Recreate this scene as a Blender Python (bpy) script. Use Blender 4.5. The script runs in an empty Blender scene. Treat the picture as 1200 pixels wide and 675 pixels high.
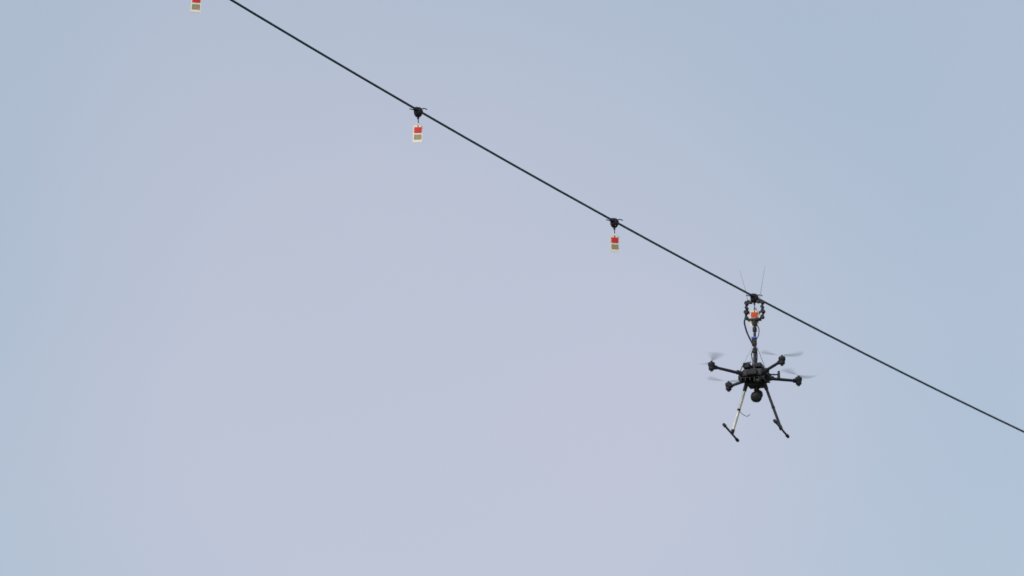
import bpy, bmesh, math, random
from mathutils import Vector, Matrix
random.seed(4)
S=bpy.context.scene
C=bpy.context.collection

# ---------------------------------------------------------------- materials
def mat(name,col,rough=.5,metal=0,var=.25,scale=30,bump=0.0,coat=0,spec=.5):
    m=bpy.data.materials.new(name); m.use_nodes=True
    n=m.node_tree.nodes; l=m.node_tree.links
    b=n['Principled BSDF']
    tc=n.new('ShaderNodeTexCoord'); no=n.new('ShaderNodeTexNoise')
    no.inputs['Scale'].default_value=scale; no.inputs['Detail'].default_value=5
    l.new(tc.outputs['Object'],no.inputs['Vector'])
    r=n.new('ShaderNodeValToRGB')
    r.color_ramp.elements[0].position=.3; r.color_ramp.elements[1].position=.7
    r.color_ramp.elements[0].color=(*[c*(1-var) for c in col],1)
    r.color_ramp.elements[1].color=(*[min(1,c*(1+var)) for c in col],1)
    l.new(no.outputs['Fac'],r.inputs['Fac']); l.new(r.outputs['Color'],b.inputs['Base Color'])
    b.inputs['Roughness'].default_value=rough; b.inputs['Metallic'].default_value=metal
    b.inputs['Coat Weight'].default_value=coat; b.inputs['Specular IOR Level'].default_value=spec
    if bump:
        bp=n.new('ShaderNodeBump'); bp.inputs['Strength'].default_value=bump; bp.inputs['Distance'].default_value=.003
        l.new(no.outputs['Fac'],bp.inputs['Height']); l.new(bp.outputs['Normal'],b.inputs['Normal'])
    return m
M_black=mat('black_plastic',(.018,.020,.028),.65,bump=.3,spec=.3)
M_dark=mat('carbon_fibre',(.020,.022,.032),.5,scale=120,spec=.35)
M_grey=mat('grey_shell',(.032,.034,.044),.55,spec=.3)
M_alu=mat('brushed_aluminium',(.72,.71,.70),.4,metal=.3,var=.12)
M_blue=mat('blue_anodised',(.03,.07,.32),.35,metal=.4)
M_brown=mat('brown_damper',(.09,.035,.02),.6)
M_glass=mat('lens_glass',(.01,.01,.02),.05,coat=1)
M_line=mat('weathered_cable',(.05,.095,.13),.6,metal=.2,scale=8,bump=.4,spec=.3)
M_white=mat('white_plastic',(.82,.78,.70),.6,var=.05)
M_red=mat('red_reflector',(.66,.035,.035),.55,var=.15,spec=.3)
M_orange=mat('orange_reflector',(.62,.085,.03),.55,var=.15,spec=.3)
M_tan=mat('glow_panel',(.32,.29,.17),.55,var=.15)
M_wire=mat('thin_rod',(.30,.30,.33),.5)

# ---------------------------------------------------------------- helpers
def finish(bm,name,m,parent,smooth=True,bevel=0):
    bmesh.ops.recalc_face_normals(bm,faces=bm.faces)
    me=bpy.data.meshes.new(name); bm.to_mesh(me); bm.free()
    me.materials.append(m)
    if smooth:
        for p in me.polygons: p.use_smooth=True
    o=bpy.data.objects.new(name,me); C.objects.link(o)
    if parent: o.parent=parent
    if bevel:
        b=o.modifiers.new('bevel','BEVEL'); b.width=bevel; b.segments=2; b.limit_method='ANGLE'
    if smooth:
        e=o.modifiers.new('split','EDGE_SPLIT'); e.split_angle=math.radians(40)
    return o
def empty(name,loc=(0,0,0),rz=0,parent=None,rx=0,ry=0):
    e=bpy.data.objects.new(name,None); C.objects.link(e); e.empty_display_size=.1
    e.location=loc; e.rotation_euler=(rx,ry,rz)
    if parent: e.parent=parent
    return e
def tube_bm(bm,pts,r,seg=10):
    pts=[Vector(p) for p in pts]; n=len(pts)
    rs=r if isinstance(r,(list,tuple)) else [r]*n
    rings=[]; up=None
    for i,p in enumerate(pts):
        t=((pts[min(i+1,n-1)]-pts[max(i-1,0)])).normalized()
        if up is None:
            up=Vector((0,0,1)) if abs(t.z)<.9 else Vector((1,0,0))
        a=t.cross(up).normalized(); b=a.cross(t).normalized(); up=b
        rings.append([bm.verts.new(p+(a*math.cos(k*2*math.pi/seg)+b*math.sin(k*2*math.pi/seg))*rs[i]) for k in range(seg)])
    for i in range(n-1):
        for k in range(seg):
            bm.faces.new((rings[i][k],rings[i][(k+1)%seg],rings[i+1][(k+1)%seg],rings[i+1][k]))
    bm.faces.new(rings[0]); bm.faces.new(rings[-1])
def tube(name,pts,r,m,parent,seg=10):
    bm=bmesh.new(); tube_bm(bm,pts,r,seg); return finish(bm,name,m,parent)
def spline(pts,k=8):
    pts=[Vector(p) for p in pts]; P=[pts[0]]+pts+[pts[-1]]; out=[]
    for i in range(1,len(P)-2):
        for j in range(k):
            t=j/k; a,b,c,d=P[i-1:i+3]
            out.append(.5*((2*b)+(c-a)*t+(2*a-5*b+4*c-d)*t*t+(3*b-a-3*c+d)*t**3))
    out.append(pts[-1]); return out
def box(name,loc,size,m,parent,bevel=.006,rot=(0,0,0)):
    bm=bmesh.new(); bmesh.ops.create_cube(bm,size=1)
    bmesh.ops.scale(bm,vec=size,verts=bm.verts)
    o=finish(bm,name,m,parent,smooth=False,bevel=bevel); o.location=loc; o.rotation_euler=rot; return o
def lathe(name,loc,prof,m,parent,seg=24,rot=(0,0,0)):
    bm=bmesh.new(); rings=[]
    for r,z in prof:
        rings.append([bm.verts.new((r*math.cos(k*2*math.pi/seg),r*math.sin(k*2*math.pi/seg),z)) for k in range(seg)])
    for i in range(len(rings)-1):
        for k in range(seg):
            bm.faces.new((rings[i][k],rings[i][(k+1)%seg],rings[i+1][(k+1)%seg],rings[i+1][k]))
    bm.faces.new(rings[0]); bm.faces.new(rings[-1])
    o=finish(bm,name,m,parent); o.location=loc; o.rotation_euler=rot; return o

# ---------------------------------------------------------------- ground
def ground_mat():
    m=bpy.data.materials.new('dry_grass_field'); m.use_nodes=True
    n=m.node_tree.nodes; l=m.node_tree.links; b=n['Principled BSDF']
    tc=n.new('ShaderNodeTexCoord'); a=n.new('ShaderNodeTexNoise'); a.inputs['Scale'].default_value=.08; a.inputs['Detail'].default_value=12
    l.new(tc.outputs['Object'],a.inputs['Vector'])
    r=n.new('ShaderNodeValToRGB'); r.color_ramp.elements[0].color=(.05,.06,.025,1); r.color_ramp.elements[1].color=(.13,.11,.06,1)
    r.color_ramp.elements[0].position=.35; r.color_ramp.elements[1].position=.65
    l.new(a.outputs['Fac'],r.inputs['Fac']); l.new(r.outputs['Color'],b.inputs['Base Color']); b.inputs['Roughness'].default_value=.95
    return m
bm=bmesh.new()
bmesh.ops.create_circle(bm,cap_ends=True,segments=96,radius=6000)
g=finish(bm,'ground',ground_mat(),None,smooth=False)

# ---------------------------------------------------------------- power line
def line_pt(x):
    return Vector((x, 66.88+1.73*x, 24.285+.0075*(x-.7)**2))
pts=[line_pt(-42+i*.5) for i in range(177)]
tube('power_line',pts,.0118,M_line,None,seg=14)

# ---------------------------------------------------------------- bird diverters
LINE_ANG=math.atan2(1.73,1)
def slab(name,w,h,t,r,m,parent,cz=0,y0=0):
    bm=bmesh.new()
    def ring(y):
        vs=[]
        for a0,cx,cz2 in ((0,w/2-r,h/2-r),(90,-w/2+r,h/2-r),(180,-w/2+r,-h/2+r),(270,w/2-r,-h/2+r)):
            for k in range(6):
                a=math.radians(a0+18*k); vs.append(bm.verts.new((cx+r*math.cos(a),y,cz+cz2+r*math.sin(a))))
        return vs
    A=ring(y0-t/2); B=ring(y0+t/2)
    bm.faces.new(A); bm.faces.new(B)
    for i in range(len(A)): bm.faces.new((A[i],A[(i+1)%len(A)],B[(i+1)%len(A)],B[i]))
    return finish(bm,name,m,parent,smooth=False)
def diverter(x,yaw=0,roll=0,drop=0.0,red=None):
    e=empty('bird_diverter',line_pt(x))
    # clamp aligned with the line
    c=empty('clamp',(0,0,0),LINE_ANG,e)
    lathe('clamp_shell',(0,0,-.014),[(.012,-.056),(.028,-.05),(.042,-.026),(.046,0),(.04,.026),(.026,.042),(.012,.046)],M_black,c)
    box('jaw',(0,0,.002),(.13,.045,.038),M_black,c,.008)
    # spring arms cross the line and stand off to both sides
    tube('spring_arm_1',spline([(-.02,-.03,.004),(.02,-.06,.016),(.03,-.085,.004)]),.0055,M_black,c,8)
    tube('spring_arm_2',spline([(.02,.03,.004),(-.02,.06,.016),(-.03,.085,.022)]),.0055,M_black,c,8)
    box('thumb_screw',(0,.0,-.077),(.02,.02,.03),M_dark,c,.004)
    # swivel
    tube('swivel_rod',[(0,0,-.085),(.002,0,-.135)],.005,M_dark,e,8)
    bm=bmesh.new()
    tube_bm(bm,[(.013*math.cos(t*math.pi/8),0,-.143+.013*math.sin(t*math.pi/8)) for t in range(17)],.0035,6)
    finish(bm,'swivel_ring',M_alu,e)
    t=empty('tag',(0,0,-.15-drop),yaw,e,0,roll)
    slab('tag_plate',.100,.184,.004,.014,M_white,t,cz=-.101)
    for s,y in (('front',-.0045),('back',.0045)):
        slab('red_panel_'+s,.076,.060,.002,.004,red or M_red,t,cz=-.060,y0=y)
        slab('glow_panel_'+s,.074,.050,.002,.004,M_tan,t,cz=-.134,y0=y)
    lathe('tag_eyelet',(0,0,-.018),[(.006,-.006),(.008,0),(.006,.006)],M_dark,t,12,(math.pi/2,0,0))
    return e
diverter(-3.03,.12,.05)
diverter(-.949,-.15,.03)
diverter(1.086,.25,-.02)

# ---------------------------------------------------------------- drone
DX=2.6625
top=line_pt(DX)
D=empty('drone',(top.x,top.y,top.z-.93),math.radians(-15.5))
# body
box('body_core',(0,0,.02),(.23,.30,.085),M_grey,D,.02)
box('top_plate',(0,0,.069),(.19,.24,.006),M_dark,D,.002)
box('bottom_plate',(0,0,-.03),(.28,.26,.008),M_dark,D,.002)
box('battery_1',(-.066,-.06,.105),(.075,.19,.062),M_black,D,.01)
box('battery_2',(.066,-.06,.100),(.075,.19,.052),M_black,D,.01)
box('front_sensor',(0,.165,.015),(.10,.035,.05),M_black,D,.01)
box('rear_sensor',(0,-.165,.015),(.12,.035,.06),M_black,D,.01)
box('payload_box',(.0,.04,-.065),(.17,.15,.058),M_black,D,.008)
box('side_vent_1',(-.128,0,.02),(.022,.14,.05),M_brown,D,.004)
box('side_vent_2',(.128,0,.02),(.022,.14,.05),M_brown,D,.004)
box('side_pack_1',(-.155,-.03,-.01),(.04,.10,.05),M_black,D,.006)
box('side_pack_2',(.158,-.02,-.005),(.038,.10,.06),M_black,D,.006)
box('video_box',(.05,-.09,-.06),(.08,.07,.036),M_grey,D,.005)
for i in range(6):
    box('cooling_fin_%d'%(i+1),(-.125+.05*i,-.10,-.052),(.008,.10,.034),M_dark,D,.001)
box('radio_module',(-.04,.1,.10),(.07,.06,.05),M_black,D,.008)
lathe('gps_puck',(.10,.10,.098),[(.03,-.018),(.036,-.01),(.036,.006),(.02,.014)],M_grey,D)
tube('body_cable_1',spline([(-.15,-.06,.01),(-.13,-.13,.06),(-.08,-.16,.12),(-.02,-.1,.15)]),.005,M_black,D,8)
tube('body_cable_2',spline([(.14,-.05,.03),(.12,-.13,-.03),(.06,-.14,-.10),(.02,-.02,-.13)]),.005,M_black,D,8)
# arms
prop_mat=bpy.data.materials.new('spinning_blade'); prop_mat.use_nodes=True
n=prop_mat.node_tree.nodes; l=prop_mat.node_tree.links
at=n.new('ShaderNodeAttribute'); at.attribute_name='cover'
tr=n.new('ShaderNodeBsdfTransparent'); mx=n.new('ShaderNodeMixShader')
n['Principled BSDF'].inputs['Base Color'].default_value=(.05,.16,.20,1); n['Principled BSDF'].inputs['Roughness'].default_value=.5
l.new(at.outputs['Fac'],mx.inputs['Fac']); l.new(tr.outputs[0],mx.inputs[1]); l.new(n['Principled BSDF'].outputs[0],mx.inputs[2])
l.new(mx.outputs[0],n['Material Output'].inputs['Surface'])
def propeller(loc,ang,parent,name,sweep=70):
    bm=bmesh.new(); cov=[]
    NR,NA=14,24; R=.25
    for side in (0,math.pi):
        rows=[]
        for i in range(NR+1):
            r=.018+(R-.018)*i/NR; row=[]
            for j in range(NA+1):
                s=j/NA*2-1
                a=ang+side+math.radians(sweep/2)*s
                z=.030*(i/NR)**2 - .010*s*(1-.5*i/NR)
                row.append(bm.verts.new((r*math.cos(a),r*math.sin(a),z)))
                base=math.cos(s*math.pi/2)**1.4
                rad=min(1,(1-i/NR)*6)
                cov.append(.50*base*rad*(1-.55*i/NR))
            rows.append(row)
        for i in range(NR):
            for j in range(NA):
                bm.faces.new((rows[i][j],rows[i][j+1],rows[i+1][j+1],rows[i+1][j]))
    me=bpy.data.meshes.new(name); bm.to_mesh(me); bm.free()
    ca=me.attributes.new('cover','FLOAT','POINT')
    for i,v in enumerate(cov): ca.data[i].value=v
    me.materials.append(prop_mat)
    for p in me.polygons: p.use_smooth=True
    o=bpy.data.objects.new(name,me); C.objects.link(o); o.parent=parent; o.location=loc
k=0
for sx,sy,pa in ((1,1,60),(-1,1,25),(-1,-1,120),(1,-1,25)):
    k+=1
    mp=Vector((sx*.395,sy*.395,.045)); rt=Vector((sx*.095,sy*.10,.015))
    d=(mp-rt).normalized()
    tube('arm_%d'%k,[rt,rt+d*.1,mp],[.021,.0175,.0155],M_dark,D,14)
    tube('arm_hinge_%d'%k,[rt-d*.02,rt+d*.065],[.031,.027],M_black,D,12)
    box('hinge_lock_%d'%k,rt+d*.085+Vector((0,0,.006)),(.03,.03,.046),M_black,D,.005,(0,0,math.atan2(d.y,d.x)))
    tube('arm_sleeve_%d'%k,[mp-d*.065,mp-d*.02],.024,M_black,D,12)
    lathe('motor_%d'%k,mp,[(.018,-.045),(.031,-.038),(.034,-.02),(.031,-.006),(.034,.0),(.038,.006),(.038,.034),(.033,.043),(.012,.048),(.012,.062),(.006,.066)],M_black,D)
    lathe('motor_ring_%d'%k,mp+Vector((0,0,.030)),[(.0395,-.003),(.0395,.003),(.036,.004)],M_grey,D)
    tube('arm_light_%d'%k,[mp+Vector((0,0,-.045)),mp+Vector((0,0,-.056))],.016,M_grey,D,12)
    propeller(mp+Vector((0,0,.064)),math.radians(pa),D,'propeller_%d'%k)
# landing gear
for nme,sx,mm in (('1',-1,M_alu),('2',1,M_dark)):
    a=Vector((sx*.095,.0,-.05)); b=Vector((sx*.275,.04,-.598))
    d=(b-a)
    tube('leg_socket_'+nme,[a-d*.02,a+d*.17],[.026,.021],M_black,D,12)
    tube('leg_'+nme,[a+d*.15,b],.017 if sx<0 else .0155,mm,D,14)
    tube('leg_joint_'+nme,[a+d*.52,a+d*.56],.019,M_black,D,12)
    tube('leg_foot_'+nme,[b-d*.07,b+d*.01],.020,M_black,D,12)
    s0=Vector((sx*.283,-.30,-.602)); s1=Vector((sx*.283,.32,-.602))
    tube('skid_'+nme,[s0,s1],.0115,M_dark,D,12)
    for q,p0 in enumerate((s0,s1)):
        yy=.05 if q==0 else -.05
        tube('skid_pad_%s_%d'%(nme,q+1),[p0+Vector((0,-.012 if q==0 else .012,0)),p0+Vector((0,yy,0))],.018,M_black,D,12)
tube('leg_brace_2',[(.10,.05,-.07),(.215,.05,-.40)],.006,M_dark,D,8)
tube('leg_cable',spline([(-.19,.03,-.36),(-.14,.0,-.41),(-.09,-.02,-.44),(-.06,-.02,-.42)]),.0035,M_black,D,6)
# camera gimbal
tube('gimbal_yaw_motor',[(0,.06,-.09),(0,.06,-.135)],.03,M_black,D,18)
tube('gimbal_arm',spline([(0,.06,-.135),(.05,.05,-.15),(.062,.04,-.2),(.045,.04,-.215)]),.012,M_black,D,10)
lathe('camera_body',(.0,.04,-.205),[(.015,-.062),(.042,-.052),(.058,-.03),(.064,0),(.056,.034),(.036,.05),(.01,.055)],M_black,D,24,(math.radians(35),math.radians(15),0))
tube('camera_lens',[(.01,.04,-.21),(.03,-.035,-.245)],[.034,.030],M_dark,D,20)
lathe('camera_glass',(.031,-.037,-.246),[(.024,-.002),(.02,.003),(.008,.005)],M_glass,D,16,(math.radians(115),0,0))
# side antenna post on outrigger
tube('antenna_boom',[(.115,-.03,.02),(.255,.04,.025)],.009,M_dark,D,8)
tube('antenna_post',[(.255,.04,-.02),(.255,.04,.065)],[.017,.013],M_black,D,12)
tube('rear_antenna',[(-.11,.12,-.02),(-.17,.22,-.09)],.006,M_black,D,8)
# mast
tube('mast_lower',[(0,0,.07),(0,0,.30)],.019,M_dark,D,14)
tube('mast_base',[(0,0,.07),(0,0,.15)],[.045,.03],M_black,D,14)
tube('mast_upper',[(0,0,.30),(0,0,.66)],.015,M_dark,D,14)
tube('mast_joint',[(0,0,.285),(0,0,.335)],.028,M_black,D,14)
box('servo_box',(-.006,0,.405),(.05,.045,.075),M_black,D,.006)
box('servo_label',(-.006,0,.455),(.055,.05,.022),M_blue,D,.004)
tube('mast_collar',[(0,0,.53),(0,0,.575)],.024,M_black,D,14)
tube('mast_cable_1',spline([(-.1,0,.70),(-.115,0,.64),(-.085,0,.52),(-.045,0,.43),(-.012,.0,.36)]),.0095,M_black,D,8)
tube('mast_cable_2',spline([(.0,-.02,.62),(.05,-.02,.56),(.045,-.02,.47),(.01,-.02,.4),(.03,-.02,.25),(.02,-.02,.12)]),.005,M_black,D,8)
tube('mast_cable_3',spline([(-.01,.02,.36),(-.045,.02,.28),(-.03,.02,.2),(-.05,.02,.1)]),.005,M_black,D,8)
for i,(x,y) in enumerate(((-.15,-.1),(.14,-.1),(-.12,.13),(.12,.13))):
    tube('stay_%d'%(i+1),[(x*.15,y*.15,.36),(x,y,.05)],.0022,M_wire,D,6)
# gripper
G=empty('gripper',(0,0,0),0,D)
box('gripper_base',(0,0,.665),(.15,.05,.028),M_black,G,.006)
box('gripper_frame',(0,.03,.735),(.030,.012,.15),M_dark,G,.003)
tube('gripper_screw',[(-.09,.02,.755),(.09,.02,.755)],.010,M_dark,G,10)
tube('gripper_motor',[(0,.0,.60),(0,0,.655)],.028,M_black,G,16)
for s,nme in ((-1,'1'),(1,'2')):
    bm=bmesh.new()
    tube_bm(bm,spline([(s*.055,0,.67),(s*.088,0,.69),(s*.097,0,.75),(s*.086,0,.80),(s*.092,0,.85),(s*.072,0,.885),(s*.048,0,.875)],6),.0125,10)
    finish(bm,'claw_'+nme,M_black,G)
    for q,(xx,zz,r) in enumerate(((.088,.69,.02),(.095,.755,.023),(.088,.805,.018),(.088,.86,.022))):
        tube('claw_pivot_%s_%d'%(nme,q+1),[(s*xx,-.026,zz),(s*xx,.026,zz)],r,M_black,G,14)
    box('claw_pad_'+nme,(s*.044,0,.868),(.034,.05,.028),M_dark,G,.005)
    tube('claw_link_'+nme,[(s*.02,.02,.70),(s*.088,.02,.79)],.008,M_dark,G,8)
tube('guide_rod_1',[(-.075,0,.88),(-.10,.0,1.02),(-.165,0,1.25)],[.0045,.003,.0016],M_wire,G,6)
tube('guide_rod_2',[(.055,0,.88),(.08,0,1.02),(.125,0,1.28)],[.0045,.003,.0016],M_wire,G,6)
# diverter being installed, held by the gripper
diverter(DX,.0,.02,0,M_orange)

# ---------------------------------------------------------------- camera
cam=bpy.data.cameras.new('camera'); co=bpy.data.objects.new('camera',cam); C.objects.link(co)
co.location=(0,0,1.6); co.rotation_euler=(math.radians(90+17.7),0,0)
cam.lens=240; cam.sensor_width=36; cam.clip_start=.5; cam.clip_end=20000
cam.dof.use_dof=True; cam.dof.focus_distance=60; cam.dof.aperture_fstop=6.3
S.camera=co

# ---------------------------------------------------------------- light
EL=math.radians(38); AZ=math.radians(220)   # compass bearing, 0=+Y, clockwise; behind left
sd=Vector((math.sin(AZ)*math.cos(EL),math.cos(AZ)*math.cos(EL),math.sin(EL)))
L=bpy.data.lights.new('sun','SUN'); L.energy=1.6; L.angle=math.radians(4); L.color=(1,.94,.86)
lo=bpy.data.objects.new('sun',L); C.objects.link(lo); lo.rotation_euler=sd.to_track_quat('Z','Y').to_euler(); lo.location=sd*50+Vector((0,0,30))
w=bpy.data.worlds.new('World'); S.world=w; w.use_nodes=True
n=w.node_tree.nodes; l=w.node_tree.links
sky=n.new('ShaderNodeTexSky'); sky.sky_type='NISHITA'; sky.sun_disc=False
sky.sun_elevation=EL; sky.sun_rotation=AZ; sky.air_density=1.0; sky.dust_density=3.0; sky.ozone_density=1.0
bg=n['Background']; bg.inputs['Strength'].default_value=.15
# thin high haze: a soft uneven veil everywhere plus one broad thicker bank low in the sky
def math_node(op,a,b=None):
    m=n.new('ShaderNodeMath'); m.operation=op
    for i,v in enumerate((a,b)):
        if v is None: continue
        if isinstance(v,(int,float)): m.inputs[i].default_value=v
        else: l.new(v,m.inputs[i])
    return m.outputs[0]
tc=n.new('ShaderNodeTexCoord'); mp=n.new('ShaderNodeMapping'); mp.inputs['Scale'].default_value=(14,14,14); mp.inputs['Location'].default_value=(.35,0,.2)
no=n.new('ShaderNodeTexNoise'); no.inputs['Scale'].default_value=1; no.inputs['Detail'].default_value=2; no.inputs['Roughness'].default_value=.4
l.new(tc.outputs['Generated'],mp.inputs['Vector']); l.new(mp.outputs[0],no.inputs['Vector'])
dist=n.new('ShaderNodeVectorMath'); dist.operation='DISTANCE'; l.new(tc.outputs['Generated'],dist.inputs[0]); dist.inputs[1].default_value=(-.014,.957,.288)
mr=n.new('ShaderNodeMapRange'); mr.interpolation_type='SMOOTHSTEP'
l.new(dist.outputs['Value'],mr.inputs['Value'])
mr.inputs['From Min'].default_value=.025; mr.inputs['From Max'].default_value=.085
mr.inputs['To Min'].default_value=1; mr.inputs['To Max'].default_value=0
bank=math_node('ADD',mr.outputs[0],math_node('MULTIPLY',math_node('SUBTRACT',no.outputs['Fac'],.5),.8))
cl=n.new('ShaderNodeClamp'); l.new(bank,cl.inputs['Value'])
fac=math_node('ADD',math_node('MULTIPLY',cl.outputs[0],.15),.45)
hz=n.new('ShaderNodeMixRGB'); hz.inputs['Color1'].default_value=(4.2,4.5,4.75,1); hz.inputs['Color2'].default_value=(4.62,4.42,4.9,1)
l.new(cl.outputs[0],hz.inputs['Fac'])
mix=n.new('ShaderNodeMixRGB'); l.new(hz.outputs[0],mix.inputs['Color2'])
l.new(fac,mix.inputs['Fac']); l.new(sky.outputs[0],mix.inputs['Color1']); l.new(mix.outputs[0],bg.inputs['Color'])
S.view_settings.view_transform='Standard'; S.view_settings.look='None'; S.view_settings.exposure=0
